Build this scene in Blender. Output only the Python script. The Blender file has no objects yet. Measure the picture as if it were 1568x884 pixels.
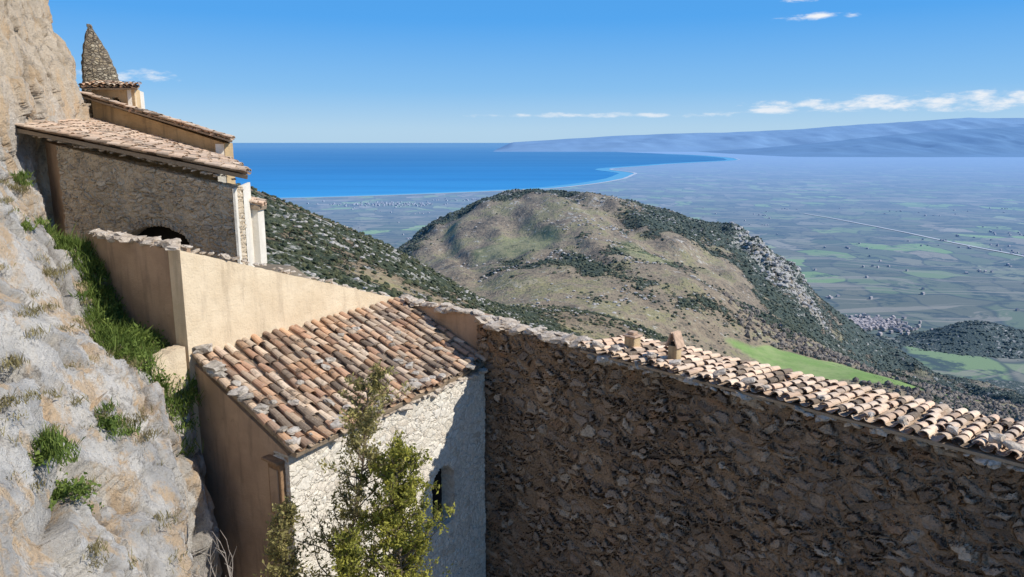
import bpy, bmesh, math, random
import numpy as np
from mathutils import Vector, Matrix, noise as mn
random.seed(7); rng=np.random.default_rng(11)
scene=bpy.context.scene
col=scene.collection
scene.view_settings.view_transform='Standard'
scene.view_settings.look='None'
scene.view_settings.exposure=0

# ---------------------------------------------------------------- node helpers
class G:
    def __init__(s,nt): s.nt=nt; nt.nodes.clear()
    def n(s,t,ins=None,**kw):
        nd=s.nt.nodes.new(t)
        for k,v in kw.items(): setattr(nd,k,v)
        if ins:
            for k,v in ins.items():
                sock=nd.inputs[k]
                if isinstance(v,bpy.types.NodeSocket): s.nt.links.new(v,sock)
                else: sock.default_value=v
        return nd
    def math(s,op,a,b=0.0,clamp=False):
        nd=s.n('ShaderNodeMath',{0:a,1:b},operation=op); nd.use_clamp=clamp
        return nd.outputs[0]
    def mix(s,f,a,b,blend='MIX'):
        nd=s.nt.nodes.new('ShaderNodeMix'); nd.data_type='RGBA'; nd.blend_type=blend
        for sock,v in ((nd.inputs[0],f),(nd.inputs[6],a),(nd.inputs[7],b)):
            if isinstance(v,bpy.types.NodeSocket): s.nt.links.new(v,sock)
            elif sock.type=='RGBA' and len(v)==3: sock.default_value=(*v,1)
            else: sock.default_value=v
        return nd.outputs[2]
    def noise(s,vec,scale,detail=4,rough=.55,out=0,dist=0):
        nd=s.n('ShaderNodeTexNoise',{'Vector':vec,'Scale':scale,'Detail':detail,'Roughness':rough,'Distortion':dist})
        return nd.outputs[out]
    def rng(s,v,a,b,c=0.,d=1.,smooth=True):
        nd=s.n('ShaderNodeMapRange',{0:v,1:a,2:b,3:c,4:d}); nd.clamp=True
        if smooth: nd.interpolation_type='SMOOTHSTEP'
        return nd.outputs[0]
    def ramp(s,v,stops):
        nd=s.n('ShaderNodeValToRGB',{0:v}); cr=nd.color_ramp
        while len(cr.elements)<len(stops): cr.elements.new(.5)
        for e,(p,c) in zip(cr.elements,stops): e.position=p; e.color=(*c,1)
        return nd.outputs[0]
    def mapping(s,vec,scale=(1,1,1),rot=(0,0,0),loc=(0,0,0)):
        return s.n('ShaderNodeMapping',{'Vector':vec,'Scale':scale,'Rotation':rot,'Location':loc}).outputs[0]

def new_mat(name):
    m=bpy.data.materials.new(name); m.use_nodes=True
    return m,G(m.node_tree)
def finish(m,g,colr,rough=.9,height=None,hscale=.02,bump=None,bdist=.02,spec=.2,mode='BOTH',trans=None):
    ins={'Base Color':colr,'Roughness':rough,'Specular IOR Level':spec}
    if bump is not None:
        ins['Normal']=g.n('ShaderNodeBump',{'Height':bump,'Distance':bdist,'Strength':1.0}).outputs[0]
    b=g.n('ShaderNodeBsdfPrincipled',ins)
    sh=b.outputs[0]
    if trans is not None:
        t=g.n('ShaderNodeBsdfTranslucent',{'Color':trans})
        sh=g.n('ShaderNodeMixShader',{0:.35,1:sh,2:t.outputs[0]}).outputs[0]
    o=g.n('ShaderNodeOutputMaterial',{'Surface':sh})
    if height is not None:
        d=g.n('ShaderNodeDisplacement',{'Height':height,'Midlevel':.5,'Scale':hscale})
        g.nt.links.new(d.outputs[0],o.inputs['Displacement'])
        m.displacement_method=mode
    return m

def rubble(name,stones,mortar,sx=3.6,sz=7.5,h=.06,mort=.10,dist=.10,smear_amt=.55,dark=.45,finedark=.6):
    m,g=new_mat(name)
    co=g.n('ShaderNodeTexCoord').outputs['Object']
    def jit(vec,sc,amt,det):
        nz=g.noise(co,sc,det,.6,out=1)
        off=g.n('ShaderNodeVectorMath',{0:nz,1:(.5,.5,.5)},operation='SUBTRACT').outputs[0]
        off=g.n('ShaderNodeVectorMath',{0:off,'Scale':amt},operation='SCALE').outputs[0]
        return g.n('ShaderNodeVectorMath',{0:vec,1:off},operation='ADD').outputs[0]
    v=jit(co,1.6,dist*3.2,1); v=jit(v,11,dist*.8,1)
    v=g.mapping(v,(sx,sx,sz))
    ve=g.n('ShaderNodeTexVoronoi',{'Vector':v,'Scale':1.0},feature='DISTANCE_TO_EDGE').outputs[0]
    vc=g.n('ShaderNodeTexVoronoi',{'Vector':v,'Scale':1.0},feature='F1').outputs['Color']
    sep=g.n('ShaderNodeSeparateColor',{0:vc})
    n=len(stones)
    colr=g.ramp(sep.outputs[0],[(i/(n-1),c) for i,c in enumerate(stones)])
    fine=g.noise(co,20,4,.72)
    big=g.noise(co,.55,3,.6)
    sm_=g.noise(co,1.6,3,.65)
    colr=g.mix(g.rng(fine,.40,.68,0,finedark),colr,g.mix(.6,colr,(.05,.04,.035)))
    stone=g.rng(ve,mort*.25,mort*1.3)
    smear=g.rng(sm_,.50,.64)
    mc=g.mix(g.rng(fine,.35,.65,0,min(1,finedark*1.5)),mortar,tuple(c*.6 for c in mortar))
    colr=g.mix(stone,mc,colr)
    colr=g.mix(g.math('MULTIPLY',smear,smear_amt),colr,mc)
    colr=g.mix(g.rng(big,.35,.65,0,dark),colr,g.mix(.5,colr,(.06,.05,.045)))
    hh=g.math('MULTIPLY',stone,g.math('ADD',.35,g.math('MULTIPLY',sep.outputs[1],.65)))
    hh=g.math('MULTIPLY',hh,g.math('SUBTRACT',1.0,g.math('MULTIPLY',smear,.6)))
    hh=g.math('ADD',hh,g.math('MULTIPLY',g.math('SUBTRACT',fine,.5),.7))
    return finish(m,g,colr,.95,height=hh,hscale=h)

def plaster(name,c1,c2,stain=(.16,.12,.09),amt=.5,gr=.3):
    m,g=new_mat(name)
    co=g.n('ShaderNodeTexCoord').outputs['Object']
    a=g.noise(co,.9,5,.65)
    colr=g.mix(g.rng(a,.35,.65),c1,c2)
    st=g.noise(g.mapping(co,(2.2,2.2,.35)),1.5,4,.65)
    colr=g.mix(g.rng(st,.48,.72,0,amt),colr,stain)
    f=g.noise(co,24,4,.75)
    colr=g.mix(g.rng(f,.50,.74,0,gr),colr,tuple(x*.6 for x in c1))
    pt=g.noise(co,2.3,6,.75)
    colr=g.mix(g.rng(pt,.60,.68,0,gr*1.2),colr,tuple(x*.55 for x in c2))
    h=g.math('ADD',g.math('MULTIPLY',f,.4),g.math('MULTIPLY',a,2.0))
    return finish(m,g,colr,.95,bump=h,bdist=.04)

M={}
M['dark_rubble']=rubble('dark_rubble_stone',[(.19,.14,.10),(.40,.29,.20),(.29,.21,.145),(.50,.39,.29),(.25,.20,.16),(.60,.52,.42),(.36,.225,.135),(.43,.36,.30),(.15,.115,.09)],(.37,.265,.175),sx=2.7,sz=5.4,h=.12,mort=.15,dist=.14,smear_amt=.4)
M['grey_rubble']=rubble('grey_rubble_stone',[(.52,.44,.32),(.72,.60,.45),(.62,.50,.36),(.46,.38,.29),(.78,.67,.52)],(.74,.59,.41),sx=4.2,sz=8.5,h=.045,mort=.10,smear_amt=.6,dark=.2,finedark=.5)
M['white_rubble']=rubble('whitewashed_rubble',[(.78,.71,.59),(.83,.77,.67),(.78,.69,.57),(.84,.79,.69),(.60,.51,.40)],(.80,.73,.61),sx=4.2,sz=6.5,h=.028,mort=.07,dist=.2,smear_amt=.85,dark=.12,finedark=.4)
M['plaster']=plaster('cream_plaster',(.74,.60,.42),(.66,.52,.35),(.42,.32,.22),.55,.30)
M['shade_plaster']=plaster('brown_shade_plaster',(.50,.35,.24),(.39,.27,.185))  # shade of walls turned from the sun is painted into this brown
M['ochre_plaster']=plaster('ochre_plaster',(.62,.46,.27),(.50,.36,.20))
M['white_plaster']=plaster('white_plaster',(.80,.74,.64),(.74,.67,.56),(.5,.43,.35),.3,.2)
def simple(name,c,rough=.9):
    m,g=new_mat(name)
    co=g.n('ShaderNodeTexCoord').outputs['Object']
    f=g.noise(co,12,4,.7)
    return finish(m,g,g.mix(g.rng(f,.3,.7),c,tuple(x*.65 for x in c)),rough,bump=f,bdist=.01)
M['dark']=simple('dark_interior',(.02,.018,.015))  # near-black colour stands in for the unlit depth behind openings
M['wood']=simple('weathered_wood',(.34,.21,.12))
M['bark']=simple('bark',(.24,.18,.12))
M['twig']=simple('pale_twig',(.40,.34,.28))

def rock_mat(name,c1,c2,c3):
    m,g=new_mat(name)
    co=g.n('ShaderNodeTexCoord').outputs['Object']
    a=g.noise(co,2.6,4,.65); f=g.noise(co,18,4,.7)
    colr=g.mix(g.rng(a,.4,.6),c1,c2); colr=g.mix(g.rng(f,.5,.72,0,.8),colr,c3)
    return finish(m,g,colr,.95,bump=f,bdist=.03)
M['stone']=rock_mat('coping_stone',(.60,.52,.43),(.46,.37,.28),(.20,.17,.14))
M['stone_dark']=rock_mat('lichen_stone',(.36,.31,.25),(.54,.48,.41),(.07,.06,.05))

def tile_mat(name,lich=.75,dk=.6):
    m,g=new_mat(name)
    co=g.n('ShaderNodeTexCoord').outputs['Object']
    at=g.n('ShaderNodeAttribute',attribute_name='Col').outputs['Color']
    f=g.noise(co,15,4,.75); l=g.noise(co,2.2,5,.75)
    colr=g.mix(g.rng(f,.44,.70,0,dk),at,g.mix(.65,at,(.12,.085,.06)))
    colr=g.mix(g.rng(l,.54,.66,0,lich),colr,(.075,.058,.045))
    w=g.noise(co,30,2,.6)
    colr=g.mix(g.rng(w,.60,.70,0,.5),colr,(.60,.53,.43))
    return finish(m,g,colr,.95,bump=f,bdist=.012)
M['tile']=tile_mat('terracotta_tile')
M['tile_pale']=tile_mat('sunbleached_tile',.25,.35)

# ---------------------------------------------------------------- mesh helpers
def mesh_obj(name,verts,faces,mat=None,parent=None,smooth=False,cols=None,mw=None):
    me=bpy.data.meshes.new(name)
    me.from_pydata([tuple(v) for v in verts] if not isinstance(verts,np.ndarray) else verts.tolist(),[],faces if not isinstance(faces,np.ndarray) else faces.tolist())
    if cols is not None:
        at=me.color_attributes.new('Col','FLOAT_COLOR','POINT')
        at.data.foreach_set('color',np.asarray(cols,dtype=np.float32).ravel())
    if smooth: me.polygons.foreach_set('use_smooth',[True]*len(me.polygons))
    me.update()
    ob=bpy.data.objects.new(name,me); col.objects.link(ob)
    if mat: me.materials.append(mat)
    if mw is not None: ob.matrix_world=mw
    if parent: ob.parent=parent
    return ob
def empty(name):
    e=bpy.data.objects.new(name,None); col.objects.link(e); e.empty_display_size=.5; return e

def wall(name,p0,p1,zt0,zt1,zb,thick,mat,res=.05,parent=None,hole=None,rough_top=0.,wob=.0):
    """masonry panel; p0 left / p1 right as seen from its front."""
    p0=Vector((*p0,0)); p1=Vector((*p1,0)); L=(p1-p0).length
    x=(p1-p0).normalized(); z=Vector((0,0,1)); y=z.cross(x)
    mw=Matrix(((x.x,y.x,0,p0.x),(x.y,y.y,0,p0.y),(0,0,1,0),(0,0,0,1)))
    nx=max(2,int(L/res)); nz=max(2,int((max(zt0,zt1)-zb)/res))
    bm=bmesh.new(); V=[]
    sd=random.random()*50
    for i in range(nx+1):
        t=i/nx; top=zt0+(zt1-zt0)*t
        if rough_top: top+=rough_top*(mn.noise(Vector((i*res*2.2,sd,0)))+.6*mn.noise(Vector((i*res*7,sd,3))))
        r=[]
        for j in range(nz+1):
            zz=zb+(top-zb)*j/nz
            yy=wob*mn.noise(Vector((t*L*.5,zz*.5,sd))) if wob else 0
            r.append(bm.verts.new((t*L,yy,zz)))
        V.append(r)
    for i in range(nx):
        for j in range(nz):
            if hole:
                c=(V[i][j].co+V[i+1][j+1].co)/2
                if hole(c.x,c.z): continue
            bm.faces.new((V[i][j],V[i+1][j],V[i+1][j+1],V[i][j+1]))
    for v in [v for v in bm.verts if not v.link_faces]: bm.verts.remove(v)
    ed=[e for e in bm.edges if len(e.link_faces)==1]
    r=bmesh.ops.extrude_edge_only(bm,edges=ed)
    for v in r['geom']:
        if isinstance(v,bmesh.types.BMVert): v.co.y+=thick
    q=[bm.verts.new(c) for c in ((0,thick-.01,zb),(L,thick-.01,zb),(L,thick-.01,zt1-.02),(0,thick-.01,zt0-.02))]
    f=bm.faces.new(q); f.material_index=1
    bm.normal_update()
    me=bpy.data.meshes.new(name); bm.to_mesh(me); bm.free()
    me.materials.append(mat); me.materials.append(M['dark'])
    ob=bpy.data.objects.new(name,me); col.objects.link(ob); ob.matrix_world=mw
    if parent: ob.parent=parent
    return ob

PAL=[(.62,.40,.25),(.68,.49,.33),(.54,.32,.20),(.72,.56,.40),(.62,.47,.34),(.42,.28,.19),(.68,.41,.24),(.70,.52,.36)]
PALE=[(.76,.54,.38),(.80,.62,.46),(.72,.51,.36),(.78,.58,.41),(.68,.52,.39)]
def tiles(name,T0,T1,E0,E1,pitch=.26,expo=.33,pal=PAL,parent=None,r=.095,jit=1.0,slab=.10,mat=None):
    T0,T1,E0,E1=[Vector(p) for p in (T0,T1,E0,E1)]
    ncol=max(2,int(round((E1-E0).length/pitch)))
    nrow=max(2,int(round(((E0-T0).length+(E1-T1).length)/2/expo)))
    vs=[];fs=[];cs=[]
    K=7
    def tile(c,dn,sd,nm,ln,r0,r1,c4,convex,lift):
        b=len(vs)
        th=.016
        for (pos,rr,hh) in ((c,r0,0),(c+dn*ln,r1,lift)):
            for k in range(K):
                a=math.pi*k/(K-1)
                h=math.sin(a)*rr*.80 if convex else (-math.sin(a)*rr*.6)
                vs.append(pos+sd*(math.cos(a)*rr)+nm*(h+hh)); cs.append(c4)
        for k in range(K):
            a=math.pi*k/(K-1); rr=r1-th
            h=math.sin(a)*rr*.80 if convex else (-math.sin(a)*(rr)*.6-th)
            vs.append(c+dn*ln+sd*(math.cos(a)*rr)+nm*(h+lift)); cs.append(tuple(x*.5 for x in c4[:3])+(1,))
        for k in range(K-1):
            fs.append((b+k,b+k+1,b+K+k+1,b+K+k)); fs.append((b+K+k,b+K+k+1,b+2*K+k+1,b+2*K+k))
    for i in range(ncol+1):
        wv=random.gauss(0,.02)*jit
        for kind in (0,1):
            if kind==1 and i==ncol: continue
            u=(i+(.5 if kind else 0))/ncol
            top=T0.lerp(T1,u); eav=E0.lerp(E1,u)
            d=eav-top; Ln=d.length; dn=d/Ln
            sd=(E1-E0).normalized(); sd=(sd-dn*sd.dot(dn)).normalized(); nm=sd.cross(dn)
            if nm.z<0: nm=-nm
            step=Ln/nrow
            off=random.uniform(-.12,.12)
            for j in range(nrow):
                q=mn.noise(Vector((i*.22,j*.35,len(name))))*.04
                c=top+dn*(j*step-.05+(off if 0<j else 0))+sd*(random.gauss(0,.009*jit)+wv*math.sin(j*.7+i))+nm*q
                p=random.choice(pal); v=random.uniform(.66,1.12)
                if random.random()<.12: p=(.24,.18,.13)
                c4=(p[0]*v,p[1]*v,p[2]*v,1)
                dd=(dn+sd*random.gauss(0,.024*jit)+nm*random.gauss(0,.010*jit)).normalized()
                ext=random.uniform(-.03,.05)-(off if off>0 else 0) if j==nrow-1 else 0
                rr=r*random.uniform(.93,1.07)
                if kind==0: tile(c+nm*.045,dd,sd,nm,step+.09+ext,rr*.80,rr*1.02,c4,True,.022)
                else: tile(c+nm*.035,dd,sd,nm,step+.07+ext,r*.9,r*1.05,tuple(x*.7 for x in c4[:3])+(1,),False,.012)
    nm=(E1-E0).cross(T0-E0).normalized()
    if nm.z<0: nm=-nm
    b=len(vs)
    q=[T0,T1,E1,E0]
    for dz in (-.035,-slab-.035):
        for p in q: vs.append(p+nm*dz); cs.append((.34,.26,.18,1))
    fs+= [(b,b+1,b+2,b+3),(b+4,b+5,b+6,b+7)]+[(b+k,b+(k+1)%4,b+4+(k+1)%4,b+4+k) for k in range(4)]
    return mesh_obj(name,vs,fs,mat or M['tile'],parent,cols=cs)

bmi=bmesh.new(); bmesh.ops.create_icosphere(bmi,subdivisions=2,radius=1); bmi.verts.index_update()
ICV=np.array([v.co[:] for v in bmi.verts]); ICF=np.array([[v.index for v in f.verts] for f in bmi.faces]); bmi.free()
bmi=bmesh.new(); bmesh.ops.create_icosphere(bmi,subdivisions=1,radius=1); bmi.verts.index_update()
IC1=np.array([v.co[:] for v in bmi.verts]); IF1=np.array([[v.index for v in f.verts] for f in bmi.faces]); bmi.free()
def rocks(name,items,mat,parent=None):
    V=[];F=[];b=0
    for p,s,yaw in items:
        v=np.sign(ICV)*np.abs(ICV)**.65
        v=v*(1+rng.normal(0,.15,(len(ICV),1)))*np.array(s)
        c,q=math.cos(yaw),math.sin(yaw)
        tl=rng.normal(0,.2)
        v=v@np.array([[c,q,0],[-q,c,0],[0,0,1]]); v[:,2]+=v[:,0]*tl
        V.append(v+np.array(p)); F.append(ICF+b); b+=len(ICV)
    return mesh_obj(name,np.vstack(V),np.vstack(F),mat,parent)
def rock_line(p0,p1,n,s=.12,jit=.08,flat=.5):
    p0,p1=Vector(p0),Vector(p1); out=[]
    for i in range(n):
        p=p0.lerp(p1,(i+random.random()*.8)/n)+Vector((random.gauss(0,jit),random.gauss(0,jit),random.gauss(0,.02)))
        k=s*random.uniform(.5,1.6)
        out.append((p,(k*random.uniform(.8,1.5),k,k*flat*random.uniform(.7,1.3)),random.uniform(0,3.1)))
    return out

# ---------------------------------------------------------------- monastery : long rubble wing (right)
W=empty('stone_wing_building')
P0=Vector((-1.0,19.26)); P1=Vector((9.8,8.12))
d1=(P1-P0).normalized(); nb=Vector((-d1.y,d1.x))
def wp(t,w,z): q=P0+d1*t+nb*w; return Vector((q.x,q.y,z))
Lw=(P1-P0).length
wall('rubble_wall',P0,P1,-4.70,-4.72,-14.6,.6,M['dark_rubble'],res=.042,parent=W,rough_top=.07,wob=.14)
tstart=3.8
tiles('tile_roof',wp(tstart,1.9,-4.78),wp(Lw,1.9,-4.78),wp(tstart,-.12,-4.64),wp(Lw,-.12,-4.64),pitch=.235,pal=PALE,parent=W,jit=1.7,mat=M['tile_pale'],slab=.05,r=.088)
tiles('tile_roof_back',wp(tstart,1.95,-4.83),wp(Lw,1.95,-4.83),wp(tstart,4.5,-6.1),wp(Lw,4.5,-6.1),pitch=.3,pal=PALE,parent=W)
rk=rock_line(wp(0,.15,-4.68),wp(4.2,.15,-4.66),28,.13,.07)+rock_line(wp(0,.45,-4.68),wp(4.2,.45,-4.66),24,.14,.07)
rk+=rock_line(wp(4,.10,-4.52),wp(Lw,.10,-4.52),20,.085,.06,.6)
rocks('coping_stones',rk,M['stone'],W)
rk=rock_line(wp(4,-.03,-4.76),wp(Lw,-.03,-4.76),80,.09,.025,.5)
rocks('eave_stones',rk,M['stone_dark'],W)
def box(name,c,s,yaw,mat,parent,bev=.01):
    bm=bmesh.new(); bmesh.ops.create_cube(bm,size=1)
    for v in bm.verts:
        v.co.x*=s[0]; v.co.y*=s[1]; v.co.z*=s[2]
    if bev: bmesh.ops.bevel(bm,geom=bm.edges[:],offset=bev,segments=1,affect='EDGES')
    me=bpy.data.meshes.new(name); bm.to_mesh(me); bm.free(); me.materials.append(mat)
    ob=bpy.data.objects.new(name,me); col.objects.link(ob)
    ob.matrix_world=Matrix.Translation(Vector(c))@Matrix.Rotation(yaw,4,'Z'); ob.parent=parent
    return ob
yw=math.atan2(d1.y,d1.x)
M['tile_plain']=simple('plain_tile',(.62,.43,.30))
def chimney(c,s,gab):
    E=empty('chimney')
    if gab:
        box('shaft',(c[0],c[1],c[2]-.03),(s,s*.9,.40),yw,M['ochre_plaster'],E)
        for sg in (-1,1):
            o=box('cowl_tile',c,(.035,s*1.35,.36),0,M['tile_plain'],E)
            o.matrix_world=Matrix.Translation(Vector((c[0],c[1],c[2]+.30)))@Matrix.Rotation(yw,4,'Z')@Matrix.Translation((sg*.085,0,0))@Matrix.Rotation(sg*-.36,4,'Y')
        box('flue',(c[0],c[1],c[2]+.20),(s*.45,s*.8,.1),yw,M['dark'],E)
    else:
        box('shaft',(c[0],c[1],c[2]-.03),(s,s*.9,.40),yw,M['ochre_plaster'],E)
        box('cap',(c[0],c[1],c[2]+.20),(s*1.25,s*1.15,.045),yw,M['tile_plain'],E)
        box('cap_top',(c[0],c[1],c[2]+.26),(s*.6,s*.6,.07),yw,M['tile_plain'],E)
    return E
chimney((2.76,16.5,-4.55),.28,False)
chimney((3.5,15.45,-4.46),.22,True)

# ---------------------------------------------------------------- lean-to house with tile roof
H=empty('lean_to_house')
A=(-6.92,15.7,-4.6);B=(-3.40,21.45,-4.62);D=(-4.12,13.4,-5.85);C=(-.72,19.05,-5.76)
tiles('tile_roof',A,B,D,C,pitch=.265,expo=.36,parent=H,r=.10,jit=2.2)
Dw=(-4.34,13.58);Cw=(-.72,18.95)
def win(x,z):
    dx=abs(x-4.68)
    return dx<.44 and z>-9.6 and z<(-8.0-.3*(dx/.44)**2)
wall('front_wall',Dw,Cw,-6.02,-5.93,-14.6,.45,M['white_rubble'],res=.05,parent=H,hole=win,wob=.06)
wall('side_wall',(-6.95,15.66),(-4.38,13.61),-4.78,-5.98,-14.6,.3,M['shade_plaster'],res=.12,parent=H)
vd=Vector((-4.36+6.95,13.60-15.66,0)).normalized(); vn=Vector((vd.y,-vd.x,0))
if vn.y>0: vn=-vn
vy=math.atan2(vd.y,vd.x)
pc=Vector((-4.36,13.60,0))-vd*.32+vn*.05
box('door_frame',(pc.x,pc.y,-6.75),(.42,.16,1.15),vy,M['wood'],H)
pc2=pc+vn*.09
box('door_leaf',(pc2.x,pc2.y,-6.80),(.28,.03,.95),vy,M['shade_plaster'],H)
box('door_lintel',(pc2.x,pc2.y,-6.14),(.52,.2,.06),vy,M['wood'],H)
rk=rock_line(Vector(A)+Vector((.1,-.02,.10)),Vector(D)+Vector((0,.1,.12)),12,.13,.07,.5)
rk+=rock_line(Vector(D)+Vector((-.1,.25,.14)),Vector(C)+Vector((-.12,.1,.14)),20,.10,.12,.5)
for _ in range(22):
    u,v=random.random(),random.random()**.6
    p=Vector(A).lerp(B,u).lerp(Vector(D).lerp(C,u),v); rk.append((p+Vector((0,0,.14)),(.10*random.uniform(.6,1.5),.08,.05),random.uniform(0,3)))
rocks('roof_stones',rk,M['stone_dark'],H)
rk=rock_line(Vector((*Dw,-6.02)),Vector((*Cw,-5.93)),40,.09,.02,.4)
rocks('eave_stones',rk,M['stone'],H)

# ---------------------------------------------------------------- plaster terrace wall
T=empty('plaster_terrace_wall')
cor=(-7.01,15.56)
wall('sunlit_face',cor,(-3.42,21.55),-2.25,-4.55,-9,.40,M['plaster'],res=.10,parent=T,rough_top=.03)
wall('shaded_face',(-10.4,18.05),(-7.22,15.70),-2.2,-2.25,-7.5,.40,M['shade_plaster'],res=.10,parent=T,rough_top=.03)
wall('low_buttress',(-7.75,14.33),(-7.05,15.50),-4.55,-4.35,-9,.35,M['plaster'],res=.08,parent=T,rough_top=.08)
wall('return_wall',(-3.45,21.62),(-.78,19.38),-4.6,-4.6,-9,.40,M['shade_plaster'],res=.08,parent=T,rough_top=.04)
rk=rock_line((-10.3,18.15,-2.17),(-7.15,15.8,-2.2),30,.12,.07,.45)+rock_line((-7.10,15.85,-2.2),(-3.6,21.55,-4.52),40,.065,.06,.4)
rk+=rock_line((-3.5,21.75,-4.57),(-.8,19.55,-4.57),20,.12,.07,.4)
rocks('coping_stones',rk,M['stone'],T)
mesh_obj('terrace_ground',[(-10.3,18,-3.1),(-7,15.7,-3.3),(-3.6,21.5,-5.1),(-5.0,24,-5.6),(-7.0,23.5,-3.9),(-13,23,-3.3)],[(0,1,2,3,4,5)],simple('terrace_soil',(.25,.2,.14)))

# ---------------------------------------------------------------- arched chapel building + church behind
Ch=empty('arched_stone_building')
K=(-7.1,19.0); Lf=(-12.4,20.6)
Lk=math.hypot(K[0]-Lf[0],K[1]-Lf[1])
xa=Lk-2.48
def arch(x,z):
    dx=abs(x-xa)/1.05
    return dx<1 and z<-2.68+.48*math.sqrt(max(0,1-dx*dx)) and z>-3.6
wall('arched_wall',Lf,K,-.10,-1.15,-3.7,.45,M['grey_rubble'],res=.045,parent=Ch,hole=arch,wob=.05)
xw=(Vector(K)-Vector(Lf)).normalized(); yv=Vector((-xw.y,xw.x))
ring=[]
for i in range(25):
    a=math.pi*(.04+.92*i/24)
    px=xa-1.14*math.cos(a); pz=-2.70+.58*math.sin(a)
    q=Vector(Lf)+xw*px+yv*.02
    ring.append(((q.x,q.y,pz),(.05,.05,.10),math.atan2(xw.y,xw.x)))
rocks('arch_voussoirs',ring,M['grey_rubble'],Ch)
wall('end_wall',(-7.02,18.98),(-7.22,20.7),-1.17,-1.1,-3.9,.06,M['white_plaster'],res=.1,parent=Ch)
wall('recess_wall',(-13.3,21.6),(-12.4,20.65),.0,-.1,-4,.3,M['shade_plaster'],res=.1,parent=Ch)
box('end_buttress',(-7.20,20.85,-2.55),(.36,.5,1.75),0,M['white_plaster'],Ch)
tiles('buttress_cap',(-7.5,20.5,-1.58),(-7.5,21.15,-1.58),(-6.93,20.5,-1.74),(-6.93,21.15,-1.74),pitch=.2,expo=.3,parent=Ch,pal=PALE,r=.08,mat=M['tile_pale'])
tiles('tile_roof',(-13.5,20.65,.40),(-15.8,28.6,.80),(-6.62,18.88,-.80),(-9.75,26.0,-.64),pitch=.27,expo=.36,pal=PALE,parent=Ch,jit=1.2,mat=M['tile_pale'])
rk=rock_line((-13.0,20.62,.16),(-6.9,19.02,-.94),46,.05,.02,.4)
rocks('rake_stones',rk,M['stone'],Ch)
Cc=empty('church_building')
wall('gable_wall',(-15.6,28.45),(-9.9,26.1),1.50,-.06,-1.6,.4,M['ochre_plaster'],res=.12,parent=Cc)
wall('side_wall',(-9.90,26.12),(-12.2,31.5),-.08,-.08,-1.9,.3,M['white_plaster'],res=.2,parent=Cc)
tiles('tile_roof',(-15.9,28.15,1.72),(-18.2,33.5,1.85),(-9.45,25.7,.06),(-12.2,32,.11),pitch=.3,expo=.38,pal=PALE,parent=Cc,slab=.06,jit=1.5,mat=M['tile_pale'])
rk=rock_line((-15.6,28.2,1.66),(-9.6,25.8,.09),34,.07,.03,.5)
rocks('rake_tiles',rk,M['tile_plain'],Cc)
Bf=empty('bell_tower')
def barch(x,z):
    dx=abs(x-.95); return dx<.27 and z<1.42+math.sqrt(max(0,.27**2-dx*dx))
wall('belfry_front',(-16.55,30.25),(-14.75,30.0),2.0,2.0,.3,.35,M['ochre_plaster'],res=.06,parent=Bf,hole=barch)
wall('belfry_side',(-14.73,30.06),(-15.2,31.7),2.0,2.0,.3,.3,M['white_plaster'],res=.1,parent=Bf)
tiles('belfry_roof_front',(-16.7,31.0,2.30),(-15,31.0,2.26),(-16.75,29.9,2.08),(-14.5,29.75,2.06),pitch=.26,expo=.34,pal=PAL,parent=Bf,slab=.06)
prof=[(-1,.76),(2.15,.76),(2.2,.84),(2.28,.84),(2.32,.72),(2.8,.66),(3.3,.56),(3.75,.43),(4.15,.28),(4.45,.15),(4.6,.09),(4.62,.12),(4.72,.08),(4.76,.0)]
vs=[];fs=[];ns=24
pr2=[]
for (z0,r0),(z1,r1) in zip(prof[:-1],prof[1:]):
    k=max(1,int((z1-z0)/.08))
    for q in range(k): pr2.append((z0+(z1-z0)*q/k,r0+(r1-r0)*q/k))
pr2.append(prof[-1])
for i,(z,r) in enumerate(pr2):
    for k in range(ns):
        a=2*math.pi*k/ns; sq=1/max(abs(math.cos(a)),abs(math.sin(a))); sq=1+(sq-1)*.5
        vs.append((r*sq*math.cos(a)-max(0,z-2.3)*.10,r*sq*math.sin(a),z))
for i in range(len(pr2)-1):
    for k in range(ns): fs.append((i*ns+k,i*ns+(k+1)%ns,(i+1)*ns+(k+1)%ns,(i+1)*ns+k))
M['spire']=rubble('spire_stone',[(.20,.16,.11),(.48,.38,.24),(.30,.25,.18),(.58,.50,.36)],(.16,.13,.10),sx=6,sz=9,h=.05,mort=.15,smear_amt=.2,dark=.2)
mesh_obj('spire',vs,fs,M['spire'],Bf,mw=Matrix.Translation((-17.15,32.2,0))@Matrix.Rotation(.5,4,'Z'))

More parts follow.
